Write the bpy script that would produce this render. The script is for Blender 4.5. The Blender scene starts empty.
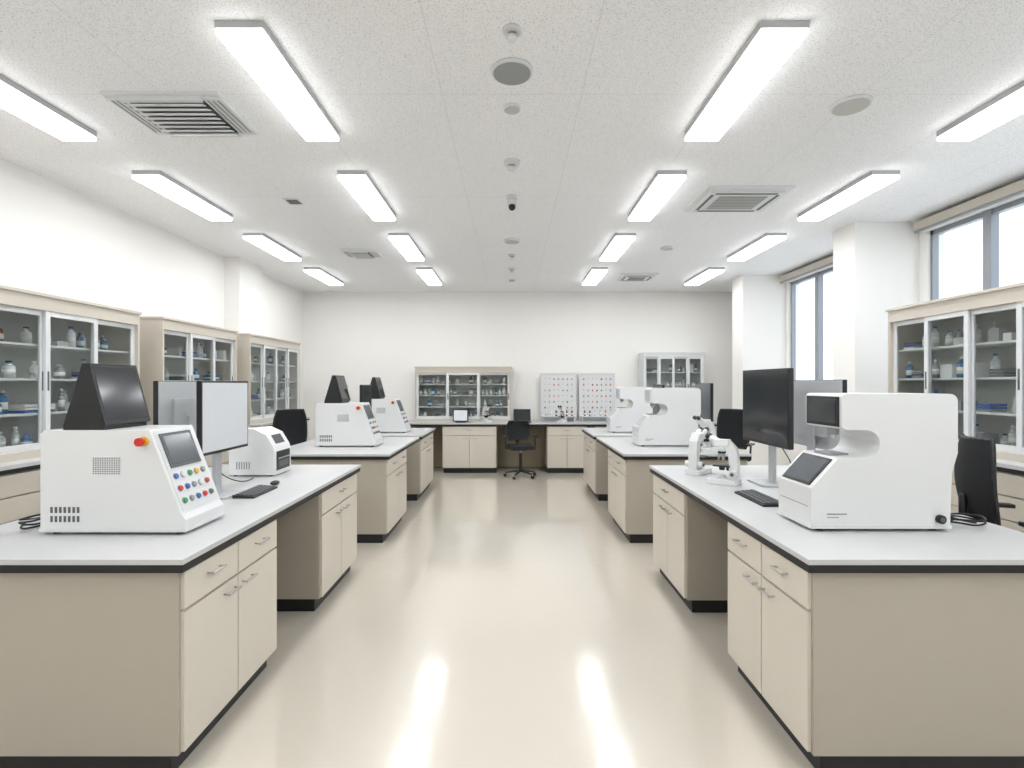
import bpy, bmesh, math, random
from mathutils import Vector, Matrix
random.seed(7)
scene = bpy.context.scene

# ------------------------------------------------------------------ materials
def lin(c):
    out=[]
    for v in c:
        v=v/255.0
        out.append(v/12.92 if v<=0.04045 else ((v+0.055)/1.055)**2.4)
    return tuple(out)+(1.0,)

def pm(name, rgb, rough=0.5, metal=0.0, var=0.03, scale=6.0, bump=0.0, bscale=200.0, spec=0.5, coat=0.0, emit=0.0):
    m=bpy.data.materials.new(name); m.use_nodes=True
    nt=m.node_tree; p=nt.nodes['Principled BSDF']
    tc=nt.nodes.new('ShaderNodeTexCoord')
    n=nt.nodes.new('ShaderNodeTexNoise'); n.inputs['Scale'].default_value=scale; n.inputs['Detail'].default_value=3
    nt.links.new(tc.outputs['Object'],n.inputs['Vector'])
    mix=nt.nodes.new('ShaderNodeMix'); mix.data_type='RGBA'
    c=lin(rgb)
    mix.inputs[6].default_value=tuple(min(1,x*(1-var)) for x in c[:3])+(1,)
    mix.inputs[7].default_value=tuple(min(1,x*(1+var)) for x in c[:3])+(1,)
    nt.links.new(n.outputs['Fac'],mix.inputs[0])
    nt.links.new(mix.outputs[2],p.inputs['Base Color'])
    p.inputs['Roughness'].default_value=rough
    p.inputs['Metallic'].default_value=metal
    p.inputs['Specular IOR Level'].default_value=spec
    p.inputs['Coat Weight'].default_value=coat
    p.inputs['Coat Roughness'].default_value=0.08
    if emit>0:
        p.inputs['Emission Color'].default_value=c
        p.inputs['Emission Strength'].default_value=emit
    if bump>0:
        n2=nt.nodes.new('ShaderNodeTexNoise'); n2.inputs['Scale'].default_value=bscale
        nt.links.new(tc.outputs['Object'],n2.inputs['Vector'])
        bn=nt.nodes.new('ShaderNodeBump'); bn.inputs['Strength'].default_value=bump; bn.inputs['Distance'].default_value=0.003
        nt.links.new(n2.outputs['Fac'],bn.inputs['Height']); nt.links.new(bn.outputs['Normal'],p.inputs['Normal'])
    return m

def glass(name, tint, base=0.04):
    m=bpy.data.materials.new(name); m.use_nodes=True; nt=m.node_tree
    for n in list(nt.nodes):
        if n.type=='BSDF_PRINCIPLED': nt.nodes.remove(n)
    out=[n for n in nt.nodes if n.type=='OUTPUT_MATERIAL'][0]
    t=nt.nodes.new('ShaderNodeBsdfTransparent'); t.inputs[0].default_value=tint
    g=nt.nodes.new('ShaderNodeBsdfGlossy'); g.inputs['Roughness'].default_value=0.03
    lw=nt.nodes.new('ShaderNodeLayerWeight'); lw.inputs[0].default_value=0.5
    pw=nt.nodes.new('ShaderNodeMath'); pw.operation='POWER'; pw.inputs[1].default_value=5.0
    ml=nt.nodes.new('ShaderNodeMath'); ml.operation='MULTIPLY_ADD'; ml.inputs[1].default_value=0.5; ml.inputs[2].default_value=base
    nt.links.new(lw.outputs['Facing'],pw.inputs[0]); nt.links.new(pw.outputs[0],ml.inputs[0])
    mx=nt.nodes.new('ShaderNodeMixShader')
    nt.links.new(ml.outputs[0],mx.inputs[0]); nt.links.new(t.outputs[0],mx.inputs[1]); nt.links.new(g.outputs[0],mx.inputs[2])
    nt.links.new(mx.outputs[0],out.inputs[0])
    return m

M={}
M['wall']=pm('wall_paint',(242,240,236),0.85,var=0.012,scale=1.5,bump=0.08,bscale=300)
M['beige']=pm('cabinet_laminate',(202,194,181),0.42,var=0.02,scale=9,bump=0.03)
M['panel']=pm('bench_panel',(182,174,160),0.45,var=0.02,scale=9,bump=0.03)
M['frontm']=pm('bench_front',(215,207,194),0.4,var=0.015,scale=9)
M['knee']=pm('bench_inner_panel',(146,134,113),0.5,var=0.03)
M['top']=pm('bench_top',(200,200,200),0.35,var=0.012,scale=40)
M['black']=pm('black_rubber',(24,25,27),0.5,var=0.08)
M['blackpl']=pm('black_plastic',(30,31,33),0.38,var=0.06)
M['fabric']=pm('black_mesh_fabric',(28,29,32),0.85,var=0.15,scale=200,bump=0.3,bscale=400)
M['screen']=pm('dark_screen',(38,41,46),0.12,var=0.05,spec=0.7)
M['screen2']=pm('grey_screen',(92,97,102),0.15,var=0.05,spec=0.6)
M['lit']=pm('lit_screen',(206,209,213),0.25,var=0.02,scale=2,emit=0.08)
M['white']=pm('white_enamel',(226,227,227),0.32,var=0.008,coat=0.2)
M['white2']=pm('white_aluminium',(221,223,224),0.35,var=0.01)
M['grey']=pm('grey_plastic',(150,152,154),0.45,var=0.03)
M['dgrey']=pm('dark_grey_metal',(92,94,97),0.45,var=0.04)
M['mback']=pm('monitor_back',(184,186,188),0.4,var=0.02)
M['steel']=pm('brushed_steel',(190,190,188),0.28,metal=0.9,var=0.04)
M['inner']=pm('cabinet_interior',(192,192,187),0.6,var=0.02)
M['shelf']=pm('shelf_white',(222,222,219),0.5,var=0.02)
M['winframe']=pm('window_frame',(150,154,160),0.4,metal=0.3,var=0.03)
M['red']=pm('red_plastic',(205,45,35),0.35); M['green']=pm('green_plastic',(50,150,90),0.35)
M['blue']=pm('blue_plastic',(50,100,175),0.35); M['yellow']=pm('yellow_plastic',(232,180,50),0.35)
M['orange']=pm('orange_plastic',(225,120,70),0.4)
M['peach']=pm('pale_orange_plastic',(222,170,145),0.4)
M['amber']=pm('amber_glass',(120,66,30),0.15); M['bluegl']=pm('blue_reagent',(62,120,165),0.15)
M['clear']=pm('frosted_bottle',(205,212,212),0.3); M['paper']=pm('paper_label',(235,232,225),0.8)
M['glass']=glass('cabinet_glass',(0.90,0.92,0.92,1))
M['winglass']=glass('window_glass',(0.97,0.99,1.0,1),0.03)
M['building']=pm('concrete_facade',(205,210,216),0.9,var=0.05,scale=0.5)
M['bwin']=pm('facade_window',(150,165,180),0.2)

def emis(name,col,st):
    m=bpy.data.materials.new(name); m.use_nodes=True; nt=m.node_tree
    nt.nodes.remove(nt.nodes['Principled BSDF'])
    e=nt.nodes.new('ShaderNodeEmission'); e.inputs[0].default_value=col; e.inputs[1].default_value=st
    nt.links.new(e.outputs[0],[n for n in nt.nodes if n.type=='OUTPUT_MATERIAL'][0].inputs[0])
    return m
M['emit']=emis('light_diffuser',(0.955,0.98,1.0,1),16.0)
M['emit2']=emis('light_diffuser_edge',(0.97,0.985,1.0,1),5.0)

# floor
m=pm('epoxy_floor',(212,204,191),0.1,var=0.015,scale=0.8,spec=0.9,coat=0.6); nt=m.node_tree; p=nt.nodes['Principled BSDF']
p.inputs['Coat Roughness'].default_value=0.06
n=nt.nodes.new('ShaderNodeTexNoise'); n.inputs['Scale'].default_value=2.2; n.inputs['Detail'].default_value=4
tc=[x for x in nt.nodes if x.type=='TEX_COORD'][0]
nt.links.new(tc.outputs['Object'],n.inputs['Vector'])
mr=nt.nodes.new('ShaderNodeMapRange'); mr.inputs[3].default_value=0.10; mr.inputs[4].default_value=0.22
nt.links.new(n.outputs['Fac'],mr.inputs[0]); nt.links.new(mr.outputs[0],p.inputs['Roughness'])
n3=nt.nodes.new('ShaderNodeTexNoise'); n3.inputs['Scale'].default_value=9
nt.links.new(tc.outputs['Object'],n3.inputs['Vector'])
bp=nt.nodes.new('ShaderNodeBump'); bp.inputs['Strength'].default_value=0.11; bp.inputs['Distance'].default_value=0.01
nt.links.new(n3.outputs['Fac'],bp.inputs['Height']); nt.links.new(bp.outputs[0],p.inputs['Normal']); nt.links.new(bp.outputs[0],p.inputs['Coat Normal'])
M['floor']=m
# ceiling: speckled board with faint seams
m=pm('ceiling_board',(238,238,238),0.9,var=0.01,scale=2); nt=m.node_tree; p=nt.nodes['Principled BSDF']
tc=[x for x in nt.nodes if x.type=='TEX_COORD'][0]
n=nt.nodes.new('ShaderNodeTexNoise'); n.inputs['Scale'].default_value=120; n.inputs['Detail'].default_value=4
nt.links.new(tc.outputs['Object'],n.inputs['Vector'])
cr=nt.nodes.new('ShaderNodeValToRGB'); cr.color_ramp.elements[0].position=0.30; cr.color_ramp.elements[1].position=0.47
cr.color_ramp.elements[0].color=lin((200,200,200)); cr.color_ramp.elements[1].color=lin((246,246,247))
nt.links.new(n.outputs['Fac'],cr.inputs[0])
mp=nt.nodes.new('ShaderNodeMapping'); mp.inputs['Location'].default_value=(0.455,0.3,0)
nt.links.new(tc.outputs['Object'],mp.inputs[0])
br=nt.nodes.new('ShaderNodeTexBrick'); br.offset=0.0; br.inputs['Scale'].default_value=1.0
br.inputs['Brick Width'].default_value=0.91; br.inputs['Row Height'].default_value=1.82; br.inputs['Mortar Size'].default_value=0.003
br.inputs['Color1'].default_value=(1,1,1,1); br.inputs['Color2'].default_value=(1,1,1,1); br.inputs['Mortar'].default_value=(0.87,0.87,0.87,1)
nt.links.new(mp.outputs[0],br.inputs['Vector'])
mx=nt.nodes.new('ShaderNodeMix'); mx.data_type='RGBA'; mx.blend_type='MULTIPLY'; mx.inputs[0].default_value=1
nt.links.new(cr.outputs[0],mx.inputs[6]); nt.links.new(br.outputs['Color'],mx.inputs[7]); nt.links.new(mx.outputs[2],p.inputs['Base Color'])
M['ceiling']=m

# ------------------------------------------------------------------ builder
class B:
    def __init__(s): s.bm=bmesh.new(); s.slots=[]
    def mi(s,k):
        if k not in s.slots: s.slots.append(k)
        return s.slots.index(k)
    def _faces(s,vs,idx,k,smooth=False):
        mi=s.mi(k); V=[s.bm.verts.new(v) for v in vs]
        for f in idx:
            try:
                fc=s.bm.faces.new([V[i] for i in f]); fc.material_index=mi; fc.smooth=smooth
            except ValueError: pass
    def box(s,x0,x1,y0,y1,z0,z1,k):
        x0,x1=min(x0,x1),max(x0,x1); y0,y1=min(y0,y1),max(y0,y1); z0,z1=min(z0,z1),max(z0,z1)
        vs=[(x0,y0,z0),(x1,y0,z0),(x1,y1,z0),(x0,y1,z0),(x0,y0,z1),(x1,y0,z1),(x1,y1,z1),(x0,y1,z1)]
        s._faces(vs,[(0,3,2,1),(4,5,6,7),(0,1,5,4),(1,2,6,5),(2,3,7,6),(3,0,4,7)],k)
    def obox(s,o,a,b,c,k):
        o,a,b,c=map(Vector,(o,a,b,c))
        if a.cross(b).dot(c)<0: a,b=b,a
        vs=[o,o+a,o+a+b,o+b,o+c,o+a+c,o+a+b+c,o+b+c]
        s._faces(vs,[(0,3,2,1),(4,5,6,7),(0,1,5,4),(1,2,6,5),(2,3,7,6),(3,0,4,7)],k)
    def cyl(s,p0,p1,r,k,seg=20,r2=None,smooth=True):
        p0,p1=Vector(p0),Vector(p1); r2=r if r2 is None else r2
        d=(p1-p0).normalized(); u=d.orthogonal().normalized(); v=d.cross(u)
        ring=lambda p,rr:[p+(u*math.cos(2*math.pi*i/seg)+v*math.sin(2*math.pi*i/seg))*rr for i in range(seg)]
        mi=s.mi(k)
        A=[s.bm.verts.new(q) for q in ring(p0,r)]; Bv=[s.bm.verts.new(q) for q in ring(p1,r2)]
        for i in range(seg):
            f=s.bm.faces.new((A[i],A[(i+1)%seg],Bv[(i+1)%seg],Bv[i])); f.material_index=mi; f.smooth=smooth
        f=s.bm.faces.new(A[::-1]); f.material_index=mi
        f=s.bm.faces.new(Bv); f.material_index=mi
    def prism(s,pts,a,b,k,axis='y'):
        def P(p,t):
            if axis=='y': return (p[0],t,p[1])
            if axis=='x': return (t,p[0],p[1])
            return (p[0],p[1],t)
        n=len(pts); mi=s.mi(k)
        A=[s.bm.verts.new(P(p,a)) for p in pts]; C=[s.bm.verts.new(P(p,b)) for p in pts]
        fs=[s.bm.faces.new(A),s.bm.faces.new(C[::-1])]
        for i in range(n): fs.append(s.bm.faces.new((A[i],C[i],C[(i+1)%n],A[(i+1)%n])))
        for f in fs: f.material_index=mi
        bmesh.ops.recalc_face_normals(s.bm,faces=fs)
    def sphere(s,c,r,k,sc=(1,1,1),seg=16):
        mi=s.mi(k)
        mt=Matrix.Translation(c)@Matrix.Diagonal((r*sc[0],r*sc[1],r*sc[2],1))
        res=bmesh.ops.create_uvsphere(s.bm,u_segments=seg,v_segments=seg//2,radius=1,matrix=mt)
        fs=set()
        for v in res['verts']:
            for f in v.link_faces: fs.add(f)
        for f in fs: f.material_index=mi; f.smooth=True
    def tube(s,pts,r,k,seg=8):
        for i in range(len(pts)-1):
            s.cyl(pts[i],pts[i+1],r,k,seg)
            s.sphere(pts[i+1],r,k,seg=8)
    def finish(s,name,loc=None,rot=0,bevel=0.003,seg=2):
        me=bpy.data.meshes.new(name)
        if loc is None:
            vs=s.bm.verts
            mn=Vector([min(v.co[i] for v in vs) for i in range(3)]); mxv=Vector([max(v.co[i] for v in vs) for i in range(3)])
            o=Vector(((mn.x+mxv.x)/2,(mn.y+mxv.y)/2,mn.z))
            bmesh.ops.translate(s.bm,verts=list(vs),vec=-o); loc=o
        s.bm.to_mesh(me); s.bm.free()
        for k in s.slots: me.materials.append(M[k])
        ob=bpy.data.objects.new(name,me); scene.collection.objects.link(ob)
        ob.location=loc; ob.rotation_euler=(0,0,rot)
        if bevel>0:
            bv=ob.modifiers.new('bevel','BEVEL'); bv.width=bevel; bv.segments=seg; bv.limit_method='ANGLE'; bv.angle_limit=math.radians(40)
            bv.harden_normals=False
        return ob
def dup(ob,off,rot=None,name=None):
    o=ob.copy(); o.name=name or ob.name.split('.')[0]; scene.collection.objects.link(o)
    o.location=Vector(ob.location)+Vector(off)
    if rot is not None: o.rotation_euler=(0,0,rot)
    return o
R90=math.pi/2
FZ=-0.065    # floor level while building; everything is lifted by -FZ at the end

# ------------------------------------------------------------------ room
CH=3.54; XL=-4.28; XR=4.75; YB=10.5; YF=-3.0
b=B(); b.box(XL-0.3,XR+0.3,YF-0.3,YB+0.3,-0.1,0,'floor'); b.finish('floor',loc=(0,0,FZ),bevel=0)
b=B(); b.box(XL-0.3,XR+0.3,YF-0.3,YB+0.3,CH,CH+0.1,'ceiling'); b.finish('ceiling',loc=(0,0,0),bevel=0)
b=B(); b.box(XL-0.2,XL,YF-0.2,YB+0.2,FZ,CH,'wall'); b.finish('wall_left',bevel=0)
b=B(); b.box(XL,XR,YB,YB+0.2,FZ,CH,'wall'); b.finish('wall_back',bevel=0)
b=B(); b.box(XL,XR,YF-0.2,YF,FZ,CH,'wall'); b.finish('wall_front',bevel=0)
SILL=1.15; HEAD=3.40
wins=[(-2.2,0.4),(0.9,5.86),(6.5,8.80)]
b=B()
b.box(XR,XR+0.2,YF-0.2,YB+0.2,FZ,SILL,'wall'); b.box(XR,XR+0.2,YF-0.2,YB+0.2,HEAD,CH,'wall')
ys=[YF-0.2]+[v for w in wins for v in w]+[YB+0.2]
for i in range(0,len(ys),2): b.box(XR,XR+0.2,ys[i],ys[i+1],SILL,HEAD,'wall')
b.finish('wall_right',bevel=0)
for i,(a,c) in enumerate(wins):
    b=B(); f=0.055
    x0,x1=XR+0.04,XR+0.11
    b.box(x0,x1,a,c,SILL,SILL+f,'winframe'); b.box(x0,x1,a,c,HEAD-f,HEAD,'winframe')
    n=max(2,round((c-a)/0.72)); 
    for j in range(n+1):
        y=a+(c-a)*j/n; w=0.03 if j%2 else 0.045
        b.box(x0-(0.0 if j%2 else 0.012),x1,max(a,y-w),min(c,y+w),SILL,HEAD,'winframe')
    b.box(x0+0.03,x0+0.038,a+0.02,c-0.02,SILL+0.03,HEAD-0.03,'winglass')
    b.box(XR-0.03,x0,a,c,SILL-0.03,SILL,'white2')
    b.finish('window_%d'%(i+1),bevel=0)
    b=B(); b.box(XR-0.14,XR-0.01,a-0.02,c+0.02,3.405,3.50,'beige'); b.box(XR-0.15,XR-0.12,a,c,3.375,3.40,'grey')
    b.cyl((XR-0.075,a+0.02,3.40),(XR-0.075,c-0.02,3.40),0.03,'shelf')
    b.finish('roller_blind',bevel=0.003)
for (x0,x1,y0,y1) in [(XL,-4.05,7.62,8.30),(4.0,XR,5.97,6.38),(4.0,XR,8.88,9.3)]:
    b=B(); b.box(x0,x1,y0,y1,FZ,CH,'wall'); b.finish('column',bevel=0.004)
b=B(); b.box(XL,XR,YB-0.012,YB,FZ,FZ+0.08,'dgrey'); b.finish('baseboard_back',bevel=0)
b=B(); b.box(XL,XL+0.012,YF,7.62,FZ,FZ+0.08,'dgrey'); b.finish('baseboard_left',bevel=0)
b=B(); b.box(XR-0.012,XR,YF,5.97,FZ,FZ+0.08,'dgrey'); b.finish('baseboard_right',bevel=0)

b=B(); b.box(16,24,-6,11.5,-6,6.2,'building')
for yy in range(-5,11,2):
    for zz in (-4,-1,2.0,4.4):
        b.box(15.95,16.02,yy,yy+1.2,zz,zz+1.3,'bwin')
b.finish('neighbouring_building',bevel=0)

# ------------------------------------------------------------------ ceiling fixtures
def light(x,y):
    b=B()
    b.box(-0.126,0.126,0,1.18,-0.04,0,'mback')
    b.box(-0.122,0.122,0.001,1.179,-0.066,-0.0405,'emit2')
    b.box(-0.120,0.120,0.004,1.176,-0.070,-0.0665,'emit')
    return b.finish('ceiling_light',loc=(x,y,CH),bevel=0)
L0=light(-1.42,2.66)
for x in (-3.24,-1.42,1.42,3.31):
    for k in (-2,-1,0,1,2,3):
        y=2.66+1.87*k
        if (x,k)==(-1.42,0): continue
        dup(L0,(x+1.42,y-2.66,0))

def vent(x0,x1,y0,y1,style):
    b=B(); z=CH
    b.box(x0,x1,y0,y1,z-0.02,z,'white2')
    w=x1-x0; h=y1-y0
    if style==0:
        b.box(x0+.13,x1-.13,y0+.05,y1-.05,z-0.03,z-0.02,'dgrey')
        n=8
        for i in range(n):
            yy=y0+.07+(h-.14)*i/(n-1)
            b.obox((x0+.13,yy-.018,z-0.056),(w-.26,0,0),(0,0.046,0.014),(0,0.003,-0.006),'white2')
        for (xa,xb) in ((x0,x0+.13),(x1-.13,x1)):
            b.box(xa+.01,xb,y0+.03,y1-.03,z-0.03,z-0.02,'white2')
            for q in range(3): b.box(xa+.03+q*.033,xa+.04+q*.033,y0+.06,y1-.06,z-.034,z-.03,'grey')
        b.box(x0+.12,x1-.12,y0+.02,y0+.05,z-.05,z-.02,'white2'); b.box(x0+.12,x1-.12,y1-.05,y1-.02,z-.05,z-.02,'white2')
    else:
        b.box(x0+.06,x1-.06,y0+.06,y1-.06,z-0.045,z-0.02,'white2')
        b.box(x0+.18,x1-.18,y0+.16,y1-.16,z-0.050,z-0.045,'inner')
        for i in range(8):
            yy=y0+.17+(h-.34)*i/8
            b.box(x0+.185,x1-.185,yy,yy+.012,z-0.054,z-0.050,'grey')
        b.box(x0+.12,x1-.12,y0+.085,y0+.115,z-0.048,z-0.044,'dgrey'); b.box(x0+.12,x1-.12,y1-.115,y1-.085,z-0.048,z-0.044,'dgrey')
        b.box(x0+.085,x0+.115,y0+.13,y1-.13,z-0.048,z-0.044,'dgrey'); b.box(x1-.115,x1-.085,y0+.13,y1-.13,z-0.048,z-0.044,'dgrey')
    b.finish('ceiling_air_vent' if style==0 else 'ceiling_air_conditioner',bevel=0)
vent(-2.66,-1.90,3.30,3.84,0)
vent(1.86,2.70,4.87,5.56,1)
vent(-2.4,-1.9,7.14,7.55,0)
vent(1.85,2.5,8.7,9.25,1)
b=B(); b.box(-2.33,-2.17,5.2,5.36,CH-.012,CH,'white2'); 
for i in range(5): b.box(-2.31,-2.19,5.22+i*.026,5.232+i*.026,CH-.016,CH-.012,'dgrey')
b.finish('ceiling_sensor_grille',bevel=0)
def disc(x,y,r,k,name,h=0.018,dome=False):
    b=B(); b.cyl((x,y,CH),(x,y,CH-h),r,'white2',32,r2=r*0.94); b.cyl((x,y,CH-h),(x,y,CH-h-0.004),r*0.86,k,32)
    if dome:
        b.cyl((x,y,CH-h-.004),(x,y,CH-h-.02),r*0.45,'grey',24); b.cyl((x,y,CH-h-.02),(x,y,CH-h-.045),r*0.6,k,24,r2=r*0.4)
    b.finish(name,bevel=0)
disc(0,3.09,0.13,'grey','ceiling_speaker')
disc(2.29,3.46,0.125,'inner','ceiling_speaker')
disc(0,2.73,0.05,'white','smoke_detector',dome=True)
disc(0,3.5,0.06,'inner','ceiling_sensor')
disc(0,4.35,0.07,'white','smoke_detector',h=0.03,dome=True)
disc(0,6.75,0.11,'inner','ceiling_speaker'); disc(0,7.5,0.06,'white','smoke_detector',dome=True)
disc(0,8.4,0.06,'white','smoke_detector',dome=True); disc(0,9.3,0.06,'grey','ceiling_sensor')
disc(2.15,7.1,0.09,'inner','ceiling_sensor')
b=B(); b.cyl((0,5.15,CH),(0,5.15,CH-.03),.055,'white2',24); b.cyl((0,5.15,CH-.03),(0,5.15,CH-.09),.045,'white',24); b.sphere((0,5.15,CH-.11),.036,'black'); b.finish('dome_camera',bevel=0)

# ------------------------------------------------------------------ bench fronts
def fbox(b,fn,u0,u1,d0,d1,z0,z1,k):
    p=fn(u0,d0); q=fn(u1,d1); b.box(p[0],q[0],p[1],q[1],z0,z1,k)
def handle(b,fn,u,z,w=0.11):
    d=0.048
    p=fn(u-w/2,d); q=fn(u+w/2,d)
    b.cyl((p[0],p[1],z),(q[0],q[1],z),0.0065,'steel',10)
    for uu in (u-w/2+.008,u+w/2-.008):
        p=fn(uu,0.016); q=fn(uu,d); b.cyl((p[0],p[1],z),(q[0],q[1],z),0.0045,'steel',8)
def fronts(b,fn,u0,u1,zk,zt,nd,nr):
    g=0.004; dh=0.175
    w=(u1-u0)/nr
    for i in range(nr):
        fbox(b,fn,u0+i*w+g,u0+(i+1)*w-g,0,0.018,zt-dh,zt-0.012,'frontm'); handle(b,fn,u0+(i+.5)*w,zt-dh/2+.01)
    w=(u1-u0)/nd
    for i in range(nd):
        a=u0+i*w; c=a+w
        fbox(b,fn,a+g,c-g,0,0.018,zk+0.008,zt-dh-0.012,'frontm')
        uu=(c-0.085) if (i%2==0 and nd>1) else (a+0.085)
        handle(b,fn,uu,zt-dh-0.06)

def island(xa,xb,y0,y1,cabs,endpanel=False):
    b=B(); s=1 if xa>xb else -1
    lo,hi=min(xa,xb),max(xa,xb); zk=FZ+0.10; zt=0.84
    for (c0,c1,nd,nr) in cabs:
        b.box(lo+.018,hi-.018,c0,c1,zk,zt,'panel')
        b.box(lo+.06,hi-.06,c0+.02,c1-.02,FZ,zk,'black')
        fronts(b,lambda u,d:(xa-s*.018+s*d,u),c0+.012,c1-.012,zk,zt,nd,nr)
        fronts(b,lambda u,d:(xb+s*.018-s*d,u),c0+.012,c1-.012,zk,zt,nd,nr)
    mid=(lo+hi)/2
    b.box(mid-.012,mid+.012,y0+.05,y1-.05,FZ+0.02,zt,'knee')
    if endpanel: b.box(lo+.25,hi-.25,y1-.05,y1-.02,FZ,zt,'knee')
    b.box(lo-.02,hi+.02,y0-.03,y1+.02,zt,zt+.036,'black')
    b.box(lo-.024,hi+.024,y0-.034,y1+.024,zt+.036,0.90,'top')
    return b.finish('lab_bench',bevel=0.0025)
island(-1.43,-2.70,2.22,4.74,[(2.22,3.13,2,2),(3.84,4.74,2,1)])
island(1.29,2.56,2.22,4.70,[(2.22,3.08,2,2),(3.82,4.70,2,1)])
island(-1.335,-2.66,5.50,7.22,[(5.50,6.50,2,2)],True)
island(1.215,2.54,5.50,7.22,[(5.50,6.50,2,2)],True)
island(-1.335,-2.66,7.50,8.75,[(7.50,8.70,2,2)])
island(1.215,2.54,7.50,8.75,[(7.50,8.70,2,2)])

b=B(); zk=FZ+.10; zt=.84; yf=9.82
for (a,c,nd,nr) in [(-3.0,-1.98,2,2),(-1.34,-0.29,2,1),(0.67,1.44,2,1),(1.60,2.5,2,2),(2.5,3.9,3,3)]:
    b.box(a,c,yf+.018,YB-.02,zk,zt,'panel'); b.box(a+.02,c-.02,yf+.06,YB-.02,FZ,zk,'black')
    fronts(b,lambda u,d:(u,yf+.018-d),a+.01,c-.01,zk,zt,nd,nr)
b.box(-3.0,3.9,YB-.05,YB-.03,FZ+0.02,zt,'knee')
b.box(-3.02,3.92,yf-.02,YB-.015,zt,zt+.036,'black'); b.box(-3.024,3.924,yf-.024,YB-.013,zt+.036,.9,'top')
b.finish('lab_counter',bevel=0.002)

def side_base(W,D,n,loc,rot):
    b=B(); zt=1.01; zk=FZ+.1
    b.box(0,W,.018,D,zk,zt,'panel'); b.box(.02,W-.02,.07,D,FZ,zk,'black')
    w=W/n
    for i in range(n):
        fn=lambda u,d:(u,.018-d)
        g=.004
        for (z0,z1) in ((zt-.17,zt-.012),(zt-.345,zt-.182)):
            fbox(b,fn,i*w+g,(i+1)*w-g,0,.018,z0,z1,'frontm'); handle(b,fn,(i+.5)*w,(z0+z1)/2,0.12)
        fbox(b,fn,i*w+g,(i+.5)*w-g,0,.018,zk+.01,zt-.357,'frontm'); fbox(b,fn,(i+.5)*w+g,(i+1)*w-g,0,.018,zk+.01,zt-.357,'frontm')
        handle(b,fn,(i+.42)*w,zt-.42); handle(b,fn,(i+.58)*w,zt-.42)
    b.box(-.01,W+.01,-.015,D,zt,zt+.03,'black'); b.box(-.012,W+.012,-.02,D,zt+.03,1.07,'top')
    return b.finish('base_cabinet',loc=loc,rot=rot,bevel=.002)

def bottle(b,x,y,z,r,h,k):
    b.cyl((x,y,z),(x,y,z+h*.68),r,k,14); b.cyl((x,y,z+h*.68),(x,y,z+h*.82),r,k,14,r2=r*.42)
    b.cyl((x,y,z+h*.82),(x,y,z+h*.9),r*.4,k,12); b.cyl((x,y,z+h*.9),(x,y,z+h),r*.5,random.choice(['white','blue','black','white']),12)
    b.cyl((x,y,z+h*.2),(x,y,z+h*.5),r*1.02,'paper',14)
def glass_cab(W,D,H,n,loc,rot,body='beige',header=.11,fill=.7,palette=('clear','clear','clear','amber','bluegl','white','grey'),bluelow=False,shelves=3,foot=.06):
    b=B(); t=.025
    b.box(0,t,0,D,0,H,body); b.box(W-t,W,0,D,0,H,body); b.box(t,W-t,D-.015,D,foot,H,'inner')
    b.box(t,W-t,0,D,0,foot,body); b.box(t,W-t,0,D-.015,H-header,H,body)
    b.box(-.012,W+.012,-.015,D,H,H+.025,body)
    z0=foot; z1=H-header; ih=z1-z0
    zs=[z0]
    for i in range(1,shelves+1):
        z=z0+ih*i/(shelves+1); zs.append(z+.009)
        b.box(t,W-t,.075,D-.016,z-.009,z+.009,'shelf')
    dw=(W-2*t)/n; fr=.042
    for i in range(n):
        a=t+i*dw; c=a+dw; d0=.008 if i%2 else .036; d1=d0+.022
        a2=a-.012 if i else a; c2=c+.012 if i<n-1 else c
        b.box(a2,a2+fr,d0,d1,z0,z1,'white2'); b.box(c2-fr,c2,d0,d1,z0,z1,'white2')
        b.box(a2+fr,c2-fr,d0,d1,z0,z0+fr*1.2,'white2'); b.box(a2+fr,c2-fr,d0,d1,z1-fr,z1,'white2')
        b.box(a2+fr,c2-fr,d0+.008,d0+.013,z0+fr*1.2,z1-fr,'glass')
        hx=a2+fr*.5 if i%2 else c2-fr*.5
        b.box(hx-.008,hx+.008,d0-.003,d0+.001,z0+ih*.42,z0+ih*.56,'dgrey')
    cab=b.finish('glass_door_cabinet',loc=loc,rot=rot,bevel=.0015,seg=1)
    b=B()
    for si,z in enumerate(zs):
        sh=ih/(shelves+1)
        x=t+.06
        while x<W-t-.08:
            if random.random()<fill:
                ty=random.random()
                yy=.12+random.random()*max(0.01,(D-.24))
                if ty<.68 or (bluelow and si==0):
                    k=random.choice(palette)
                    if bluelow and si==0: k='bluegl' if random.random()<.8 else 'clear'
                    bottle(b,x,yy,z,random.uniform(.022,.04),min(sh*.7,random.uniform(.11,.2)),k)
                elif ty<.85:
                    w=random.uniform(.05,.12); b.box(x-.02,x-.02+w,.11,min(D-.05,.26),z,z+random.uniform(.04,min(.16,sh*.6)),random.choice(['paper','white','grey','inner'])); x+=w*.6
                else:
                    for q in range(3): b.box(x-.02,x+.1,.11,min(D-.05,.25),z+q*.024,z+q*.024+.02,random.choice(['paper','blue','grey','dgrey'])) 
                    x+=.08
            x+=random.uniform(.07,.10)
    b.finish('reagent_bottle_collection',loc=loc,rot=rot,bevel=0)
    return cab
ZC=1.07; HC=1.28
glass_cab(5.16-1.63,.42,HC,7,(-3.75,1.63,ZC),R90,bluelow=True,fill=.85)
side_base(5.16-1.16,.66,5,(-3.60,1.16,0),R90)
glass_cab(1.48,.42,HC,3,(-3.75,5.50,ZC),R90)
side_base(1.50,.66,2,(-3.60,5.49,0),R90)
glass_cab(1.72,.27,HC,4,(-3.75,7.33,ZC),R90)
side_base(1.74,.42,2,(-3.60,7.32,0),R90)
glass_cab(3.46,.42,HC+.02,8,(3.75,5.11,ZC),-R90,fill=.8)
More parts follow.
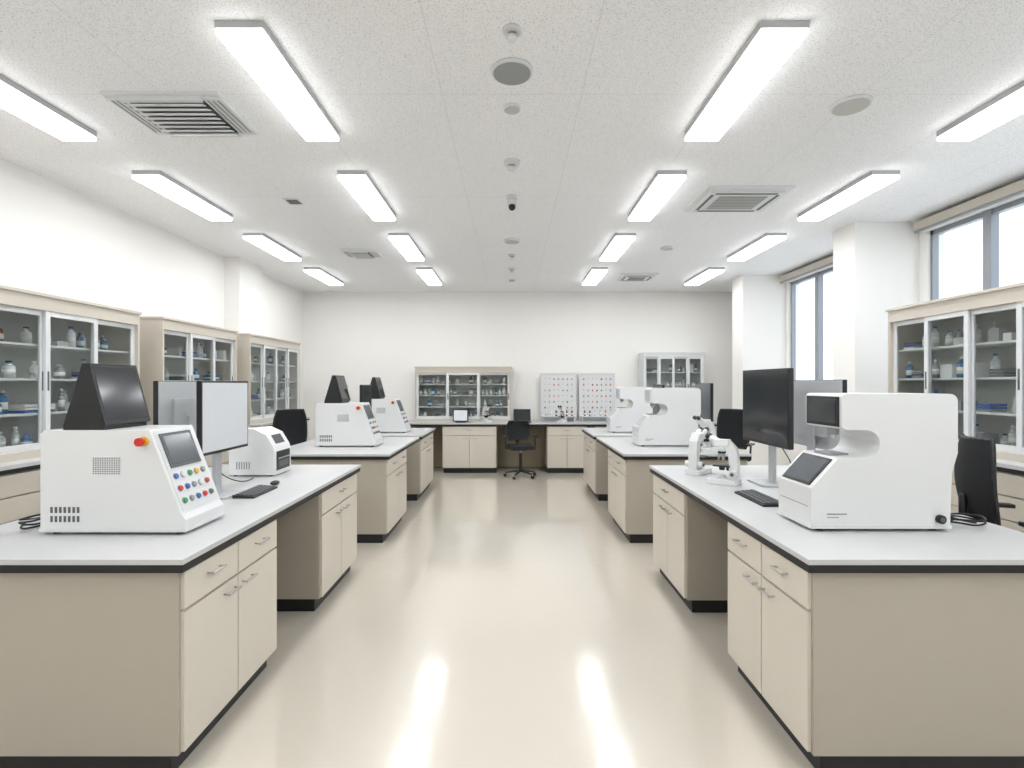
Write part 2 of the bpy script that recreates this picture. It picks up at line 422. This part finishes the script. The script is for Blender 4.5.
side_base(4.0,.66,5,(3.60,5.13,0),-R90)
glass_cab(1.9,.36,1.07,3,(-1.92,10.12,.90),0,header=.10,shelves=3,fill=.85)
glass_cab(1.2,.36,1.35,4,(2.60,10.12,.90),0,body='white2',header=.06,shelves=3,fill=.7,palette=('bluegl','clear','clear','blue'))

def rackboard(x):
    b=B(); y=10.38
    b.box(x,x+.72,y,y+.03,.9,1.87,'white'); 
    for xx in (x,x+.70): b.box(xx,xx+.02,y-.02,y,.9,1.87,'white2')
    b.box(x+.02,x+.70,y-.02,y,1.85,1.87,'white2')
    b.box(x+.02,x+.70,y-.16,y,.99,1.01,'white2'); b.box(x+.04,x+.06,y-.14,y,.9,.99,'white2'); b.box(x+.66,x+.68,y-.14,y,.9,.99,'white2')
    for i in range(7):
        for j in range(6):
            xx=x+.09+i*.09; zz=1.18+j*.115
            b.cyl((xx,y,zz),(xx,y-.05,zz+.015),.006,'grey',8)
            if random.random()<.6:
                k=random.choice(['peach','orange','grey','peach','dgrey','grey','inner','grey'])
                b.cyl((xx,y-.012,zz-.01),(xx,y-.03,zz-.008),.017,k,12)
    for i in range(6): bottle(b,x+.1+i*.105,y-.09,1.01,.02,.12,random.choice(['clear','white','amber','orange']))
    b.finish('pegboard_drying_rack',bevel=0)
rackboard(.58); rackboard(1.36)

# ------------------------------------------------------------------ console analyser
def analyser():
    b=B(); y0,y1=2.54,2.88
    T=Vector((-1.80,0,1.42)); L=Vector((-1.64,0,1.0))
    b.prism([(-2.34,.925),(-2.34,1.40),(-2.32,1.42),(-1.80,1.42),(-1.64,1.0),(-1.62,.975),(-1.62,.925)],y0,y1,'white')
    b.box(-2.345,-1.615,y0-.004,y1+.004,.915,.932,'white2')
    for x in (-2.29,-1.67):
        for y in (y0+.04,y1-.04): b.cyl((x,y,.90),(x,y,.916),.018,'black',14)
    d=(L-T); ln=d.length; d.normalize(); n=Vector((-d.z,0,d.x)); 
    if n.x<0: n=-n
    def sl(s0,s1,ya,yb,h,k,lift=0.0):
        o=T+d*(ln*s0)+n*lift; o.y=ya
        b.obox(o,d*(ln*(s1-s0)),(0,yb-ya,0),n*h,k)
    sl(.03,.97,y0+.02,y1-.02,.003,'white2')
    sl(.06,.47,y0+.045,y1-.05,.010,'dgrey'); sl(.09,.44,y0+.06,y1-.065,.002,'screen2',.0095)
    cols=['blue','white','green','yellow','grey','red','blue','grey','white','red','green','grey','blue','red','dgrey']
    i=0
    for r in range(3):
        for c in range(5):
            s=.57+r*.145; y=y0+.055+c*.056
            p=T+d*(ln*s); p.y=y
            b.cyl(p,p+n*.014,.013,cols[i],14); b.cyl(p,p+n*.006,.017,'grey',14); i+=1
    ex=-1.825
    b.cyl((ex,y0,1.365),(ex,y0-.012,1.365),.024,'yellow',20); b.cyl((ex,y0-.012,1.365),(ex,y0-.028,1.365),.013,'red',16); b.cyl((ex,y0-.028,1.365),(ex,y0-.042,1.365),.021,'red',20)
    b.box(-2.08,-1.94,y0-.003,y0+.001,1.20,1.29,'white2')
    for i in range(9): 
        for j in range(12):
            b.box(-2.077+j*.0115,-2.070+j*.0115,y0-.004,y0-.001,1.204+i*.0095,1.209+i*.0095,'dgrey')
    for r in range(2):
        for i in range(7): b.box(-2.29+i*.022,-2.278+i*.022,y0-.002,y0+.001,.965+r*.045,.995+r*.045,'dgrey')
    return b.finish('benchtop_analyser',bevel=.007,seg=3)
A1=analyser(); dup(A1,(0,3.56,0)); dup(A1,(0,5.32,0))
def topmon():
    b=B(); y0,y1=2.56,2.86; z=1.42
    b.prism([(-2.245,z),(-2.245,z+.02),(-2.15,z+.335),(-2.125,z+.335),(-2.04,z+.02),(-2.04,z)],y0,y1,'blackpl')
    T=Vector((-2.122,0,z+.33)); L=Vector((-2.040,0,z+.02)); d=(L-T); n=Vector((-d.z,0,d.x)).normalized()
    o=T.copy(); o.y=y0-.01; b.obox(o,d,(0,y1-y0+.02,0),n*.016,'blackpl')
    o=T+d*.05+n*.0155; o.y=y0+.006; b.obox(o,d*.88,(0,y1-y0-.012,0),n*.002,'screen')
    return b.finish('touchscreen_monitor',bevel=.003)
T1=topmon(); dup(T1,(0,3.56,0)); dup(T1,(0,5.32,0))

# ------------------------------------------------------------------ slide scanner
def arc(cx,cz,r,a0,a1,n=7):
    return [(cx+r*math.cos(math.radians(a0+(a1-a0)*i/n)),cz+r*math.sin(math.radians(a0+(a1-a0)*i/n))) for i in range(n+1)]
def scanner(disp='screen',bez='blackpl',y0=2.60):
    b=B(); y1=y0+.32
    pts=[(1.52,.925),(1.52,1.12),(1.655,1.27)]
    pts+=[(1.76,1.275)]
    pts+=arc(1.80,1.345,.07,-90,0)[0:]
    pts+=arc(1.80,1.345,.07,0,90)
    pts+=[(1.70,1.417)]+arc(1.70,1.442,.025,-90,-180,4)
    pts+=arc(1.70,1.575,.025,180,90,4)
    pts+=arc(2.225,1.56,.04,90,0,6)
    pts+=[(2.265,1.30),(2.235,1.20),(2.225,.925)]
    b.prism(pts,y0,y1,'white')
    b.box(1.515,2.232,y0-.004,y1+.004,.915,.935,'white2')
    for x in (1.58,2.16):
        for y in (y0+.04,y1-.04): b.cyl((x,y,.90),(x,y,.916),.02,'black',14)
    T=Vector((1.52,0,1.12)); L=Vector((1.655,0,1.27)); d=L-T; n=Vector((-d.z,0,d.x)).normalized()
    o=T+d*.06+n*0; o.y=y0+.03; b.obox(o,d*.88,(0,y1-y0-.06,0),n*.006,bez)
    o=T+d*.12+n*.0055; o.y=y0+.045; b.obox(o,d*.76,(0,y1-y0-.09,0),n*.002,'screen2' if disp=='screen' else disp)
    b.box(1.668,1.676,y0+.02,y1-.02,1.43,1.585,bez); b.box(1.666,1.669,y0+.04,y1-.04,1.445,1.57,disp)
    b.box(1.518,1.521,y0+.03,y1-.03,1.02,1.024,'grey')
    b.box(1.60,1.70,y0-.002,y0+.001,.985,.993,'grey'); b.box(1.60,1.66,y0-.002,y0+.001,.97,.975,'grey')
    b.cyl((2.17,y0,.965),(2.17,y0-.02,.965),.022,'black',20); b.cyl((2.17,y0-.02,.965),(2.17,y0-.026,.965),.012,'dgrey',16)
    b.cyl((1.73,y1-.16,1.417),(1.73,y1-.16,1.38),.03,'grey',20); b.cyl((1.73,y1-.16,1.38),(1.73,y1-.16,1.36),.018,'steel',20)
    b.box(1.67,1.775,y1-.22,y1-.09,1.27,1.284,'grey')
    return b.finish('slide_scanner',bevel=.009,seg=3)
scanner(); S2=scanner('mback','white2',6.14); dup(S2,(0,1.76,0))

# ------------------------------------------------------------------ monitors
def monitor(x,y,rot,W,H,hb,scr,back='mback',z=.90,bez='blackpl',stand='mback'):
    b=B()
    b.box(-W/2,W/2,-.012,.018,hb,hb+H,bez)
    b.box(-W/2+.012,W/2-.012,-.0145,-.0118,hb+.018,hb+H-.012,scr)
    b.box(-W/2+.004,W/2-.004,.016,.024,hb+.004,hb+H-.004,back)
    b.box(-W*.28,W*.28,.022,.045,hb+H*.18,hb+H*.75,back)
    b.box(-.035,.035,.04,.065,.012,hb+H*.5,stand)
    b.box(-.05,.05,.035,.05,hb+H*.35,hb+H*.55,back)
    b.prism([(-.12,-.08),(.12,-.08),(.13,-.06),(.13,.10),(.10,.12),(-.10,.12),(-.13,.10),(-.13,-.06)],0,.014,stand,axis='z')
    return b.finish('desktop_monitor',loc=(x,y,z),rot=rot,bevel=.003)
monitor(-1.93,3.44,R90,.56,.47,.30,'lit')
monitor(-2.26,3.52,-R90,.56,.47,.30,'lit')
monitor(1.90,3.84,-R90,.70,.56,.30,'screen',back='dgrey')
monitor(2.26,3.78,R90,.62,.50,.28,'lit')
monitor(-1.96,6.88,R90,.46,.44,.30,'screen')
monitor(-2.30,6.88,-R90,.46,.44,.30,'lit')
monitor(2.38,6.35,-R90,.50,.46,.30,'screen2')
monitor(1.96,6.86,-R90,.46,.44,.30,'screen')

def keyboard(x,y,rot,W=.40,z=.90,D=.14):
    b=B(); b.prism([(-D/2,0),(D/2,0),(D/2,.022),(-D/2,.012)],-W/2,W/2,'blackpl',axis='x')
    n=14
    for r in range(4):
        for i in range(n):
            xx=-W/2+.012+i*(W-.024)/n; yy=-D/2+.012+r*(D-.024)/4
            b.box(xx,xx+(W-.024)/n-.004,yy,yy+(D-.024)/4-.004,.012,.017+.0075*(r+.5)/4*1.4+.002,'dgrey')
    return b.finish('keyboard',loc=(x,y,z),rot=rot,bevel=0)
keyboard(-1.76,3.52,R90,.34); keyboard(1.60,3.32,-R90,.40)
b=B(); b.sphere((0,0,.012),.03,'blackpl',(1,1.6,.55)); b.box(-.002,.002,-.04,-.01,.022,.028,'dgrey'); b.finish('computer_mouse',loc=(-1.76,3.80,.905),bevel=0)

def printer(x,y,z=.90):
    b=B(); w=.30
    b.prism([(-.36,.012),(-.36,.33),(-.33,.375)]+[(-.16,.385),(-.06,.34),(0,.24),(.012,.20),(.012,.012)],0,w,'white')
    b.box(.008,.016,.03,w-.03,.045,.20,'blackpl'); b.box(.015,.019,.06,w-.06,.07,.12,'dgrey'); b.box(.015,.022,.05,w-.05,.135,.145,'steel')
    T=Vector((-.06,0,.34)); d=Vector((.06,0,-.10)); n=Vector((.10,0,.06)).normalized()
    o=T+d*.12; o.y=.07; b.obox(o,d*.7,(0,w-.14,0),n*.004,'screen2')
    for i in range(6): b.box(-.30+i*.02,-.29+i*.02,-.002,.001,.06,.12,'grey')
    for xx in (-.32,-.03):
        for yy in (.03,w-.03): b.cyl((xx,yy,0),(xx,yy,.014),.015,'black',12)
    return b.finish('label_printer',loc=(x,y,z),bevel=.008,seg=3)
printer(-1.93,4.14)

# ------------------------------------------------------------------ microscopes (front faces local -Y)
def microscope(x,y,z,rot,s=1.0):
    b=B()
    b.prism([(-.09,-.13),(.09,-.13),(.10,-.10),(.085,.0),(.085,.11),(.06,.13),(-.06,.13),(-.085,.11),(-.085,.0),(-.10,-.10)],0,.05,'white',axis='z')
    b.prism([(.04,.04),(.12,.045),(.128,.20),(.11,.32),(.05,.385),(-.05,.385),(-.055,.32),(.02,.31),(.04,.26),(.05,.16)],-.042,.042,'white',axis='x')
    b.cyl((0,-.02,.05),(0,-.02,.085),.038,'white2',20,r2=.03)
    b.box(-.07,.07,-.085,.06,.155,.17,'black'); b.box(-.02,.02,.02,.075,.12,.155,'blackpl')
    b.cyl((0,-.02,.12),(0,-.02,.155),.025,'blackpl',16)
    b.cyl((0,-.02,.29),(0,-.02,.335),.046,'white',20); b.cyl((0,-.02,.27),(0,-.02,.29),.036,'blackpl',20)
    for a in (0,120,240):
        ca,sa=math.cos(math.radians(a-90)),math.sin(math.radians(a-90))
        b.cyl((.02*ca,-.02+.02*sa,.272),(.03*ca,-.02+.03*sa,.205),.012,'steel',12,r2=.008)
    b.box(-.052,.052,-.08,.045,.335,.395,'white')
    for sx in (-.03,.03):
        b.cyl((sx,-.04,.37),(sx,-.125,.415),.021,'white',14); b.cyl((sx,-.115,.4085),(sx,-.150,.428),.023,'blackpl',14)
    for sx in (-1,1):
        b.cyl((sx*.04,.085,.10),(sx*.085,.085,.10),.030,'white2',18); b.cyl((sx*.085,.085,.10),(sx*.10,.085,.10),.017,'dgrey',14)
    o=b.finish('microscope',loc=(x,y,z),rot=rot,bevel=.006,seg=2); o.scale=(s,s,s); return o
microscope(1.60,3.86,.90,-2.2,.84)
microscope(1.56,4.30,.90,2.4,.86)
microscope(-.50,10.0,.90,.6,.8)
microscope(.98,10.0,.90,-.6,.75)
microscope(2.15,5.70,.90,-1.2,.9)

b=B(); b.obox((-.15,.03,.02),(.30,0,0),(0,.06,.24),(0,.02,-.005),'blackpl'); b.obox((-.13,.0275,.04),(.26,0,0),(0,.049,.196),(0,-.002,.0005),'lit'); b.box(-.10,.10,.0,.16,0,.02,'blackpl'); b.obox((-.03,.10,.015),(.06,0,0),(0,.02,.10),(0,.02,0),'blackpl')
b.finish('tablet_stand',loc=(-1.0,9.9,.90),bevel=.002)
def laptop(x,y):
    b=B(); b.box(-.17,.17,0,.24,0,.02,'blackpl'); b.obox((-.17,.235,.018),(.34,0,0),(0,.05,.235),(0,.012,-.002),'blackpl'); b.obox((-.155,.2365,.035),(.31,0,0),(0,.043,.205),(0,-.003,.0006),'screen')
    for r in range(4):
        for i in range(11): b.box(-.15+i*.0275,-.127+i*.0275,.08+r*.033,.106+r*.033,.02,.0225,'dgrey')
    b.finish('laptop',loc=(x,y,.90),bevel=.001)
laptop(.20,9.88)
b=B(); b.box(-.12,.12,-.1,.1,0,.13,'blackpl'); b.box(-.10,.10,-.108,-.1,.04,.11,'screen2'); b.box(-.12,.12,-.1,.1,.13,.15,'dgrey'); b.finish('balance_scale',loc=(2.25,10.1,.9),bevel=.006)

# ------------------------------------------------------------------ office chairs (facing local -Y)
def chair(x,y,rot,seat=.62,top=1.29):
    b=B(); seat-=FZ; top-=FZ
    for i in range(5):
        a=2*math.pi*i/5+.3; c,s_=math.cos(a),math.sin(a)
        b.cyl((0.03*c,0.03*s_,.115),(.29*c,.29*s_,.075),.024,'blackpl',10,r2=.014)
        b.cyl((.29*c,.29*s_,.085),(.29*c,.29*s_,.05),.01,'steel',8)
        for t in (-.014,.014):
            px,py=-s_*t,c*t
            b.cyl((.29*c+px*.6,.29*s_+py*.6,.03),(.29*c+px*1.5,.29*s_+py*1.5,.03),.03,'black',14)
    b.cyl((0,0,.10),(0,0,seat-.12),.03,'blackpl',16); b.cyl((0,0,seat-.14),(0,0,seat-.06),.018,'steel',14)
    if seat>.64:
        n=20
        pts=[(.19*math.cos(2*math.pi*i/n),.19*math.sin(2*math.pi*i/n),.30) for i in range(n+1)]
        b.tube(pts,.011,'steel',8)
        for a in (0,2.09,4.19): b.cyl((0,0,.29),(.19*math.cos(a),.19*math.sin(a),.30),.008,'steel',8)
    b.box(-.10,.10,-.10,.12,seat-.07,seat-.045,'blackpl')
    b.prism([(-.23,-.20),(-.19,-.24),(.19,-.24),(.23,-.20),(.235,.14),(.20,.22),(-.20,.22),(-.235,.14)],seat-.045,seat+.025,'fabric',axis='z')
    h0=seat+.10; n=9; m_=8
    mi=b.mi('fabric')
    def P(u,v,off=0):
        w=.225*(1-.22*abs(v*2-1)**2.5)
        return Vector((w*u, .235+.03*v-.05*(u*u)+.03*math.sin(v*math.pi)+off, h0+(top-h0)*v))
    fr=[[b.bm.verts.new(P(-1+2*i/n,j/m_)) for i in range(n+1)] for j in range(m_+1)]
    bk=[[b.bm.verts.new(P(-1+2*i/n,j/m_,.018)) for i in range(n+1)] for j in range(m_+1)]
    fs=[]
    for j in range(m_):
        for i in range(n):
            fs.append(b.bm.faces.new((fr[j][i],fr[j][i+1],fr[j+1][i+1],fr[j+1][i]))); fs.append(b.bm.faces.new((bk[j][i],bk[j+1][i],bk[j+1][i+1],bk[j][i+1])))
    for j in range(m_):
        fs.append(b.bm.faces.new((fr[j][0],fr[j+1][0],bk[j+1][0],bk[j][0]))); fs.append(b.bm.faces.new((fr[j][n],bk[j][n],bk[j+1][n],fr[j+1][n])))
    for i in range(n):
        fs.append(b.bm.faces.new((fr[0][i],bk[0][i],bk[0][i+1],fr[0][i+1]))); fs.append(b.bm.faces.new((fr[m_][i],fr[m_][i+1],bk[m_][i+1],bk[m_][i])))
    for f in fs: f.material_index=mi; f.smooth=True
    loop=[P(-1,j/m_,.009) for j in range(m_+1)]+[P(-1+2*i/n,1,.009) for i in range(1,n+1)]+[P(1,1-j/m_,.009) for j in range(1,m_+1)]+[P(1-2*i/n,0,.009) for i in range(1,n+1)]
    b.tube(loop,.013,'blackpl',8)
    b.tube([(0,.05,seat-.06),(0,.24,seat-.05),(0,.30,seat+.05),(0,.30,seat+.28)],.022,'blackpl',10)
    for sx in (-1,1):
        b.tube([(sx*.18,.02,seat-.05),(sx*.28,.02,seat-.03),(sx*.285,.04,seat+.17)],.014,'blackpl',8)
        b.box(sx*.285-.03,sx*.285+.03,-.10,.14,seat+.17,seat+.195,'blackpl')
    return b.finish('office_chair',loc=(x,y,FZ),rot=rot,bevel=.004)
chair(3.22,3.24,1.25,.64,1.30)
chair(-3.0,7.10,.7,.64,1.28)
chair(3.02,7.15,-.7,.64,1.28)
chair(.16,9.45,.2,.50,.95)

# ------------------------------------------------------------------ cables
def cable(name,pts,r=.004):
    cu=bpy.data.curves.new(name,'CURVE'); cu.dimensions='3D'; cu.bevel_depth=r; cu.bevel_resolution=2; cu.resolution_u=8
    sp=cu.splines.new('NURBS'); sp.points.add(len(pts)-1)
    for i,p in enumerate(pts): sp.points[i].co=(p[0],p[1],p[2],1)
    sp.use_endpoint_u=True; sp.order_u=4
    o=bpy.data.objects.new(name,cu); cu.materials.append(M['black']); scene.collection.objects.link(o)
pts=[(-2.345,2.74,1.0),(-2.39,2.70,.95)]
for i in range(24):
    a=i*.75; pts.append((-2.44+.075*math.cos(a)+.012*math.sin(i*1.7),2.64+.075*math.sin(a),.906+.0022*i+.008*(i%3)))
pts+=[(-2.60,2.85,.906),(-2.66,3.0,.906)]
cable('power_cable',pts,.005)
pts=[(2.225,2.70,.98),(2.29,2.70,.95)]
for i in range(20):
    a=i*.75; pts.append((2.40+.085*math.cos(a),2.70+.07*math.sin(a),.906+.0022*i+.006*(i%3)))
pts+=[(2.46,2.9,.906),(2.50,3.1,.906)]
cable('power_cable',pts,.005)
cable('monitor_cable',[(1.97,3.84,1.25),(2.05,3.80,1.12),(2.06,3.70,.98),(2.02,3.6,.908),(1.95,3.45,.906),(2.1,3.3,.906),(2.2,3.1,.906)])
cable('monitor_cable',[(-2.0,3.44,1.25),(-2.07,3.5,1.10),(-2.06,3.7,.95),(-2.0,3.85,.906),(-2.05,4.05,.906)])

# ------------------------------------------------------------------ world
w=bpy.data.worlds.new('World'); scene.world=w; w.use_nodes=True
bg=w.node_tree.nodes['Background']; bg.inputs[0].default_value=(0.90,0.95,1.0,1); bg.inputs[1].default_value=1.8

cd=bpy.data.cameras.new('camera'); cam=bpy.data.objects.new('camera',cd); scene.collection.objects.link(cam)
cam.location=(0,0,1.65); cam.rotation_euler=(R90,0,0); cd.lens=18; cd.sensor_width=36; cd.clip_start=.05
scene.camera=cam
for o in scene.objects: o.location.z-=FZ
scene.view_settings.view_transform='Standard'
scene.view_settings.exposure=0.24
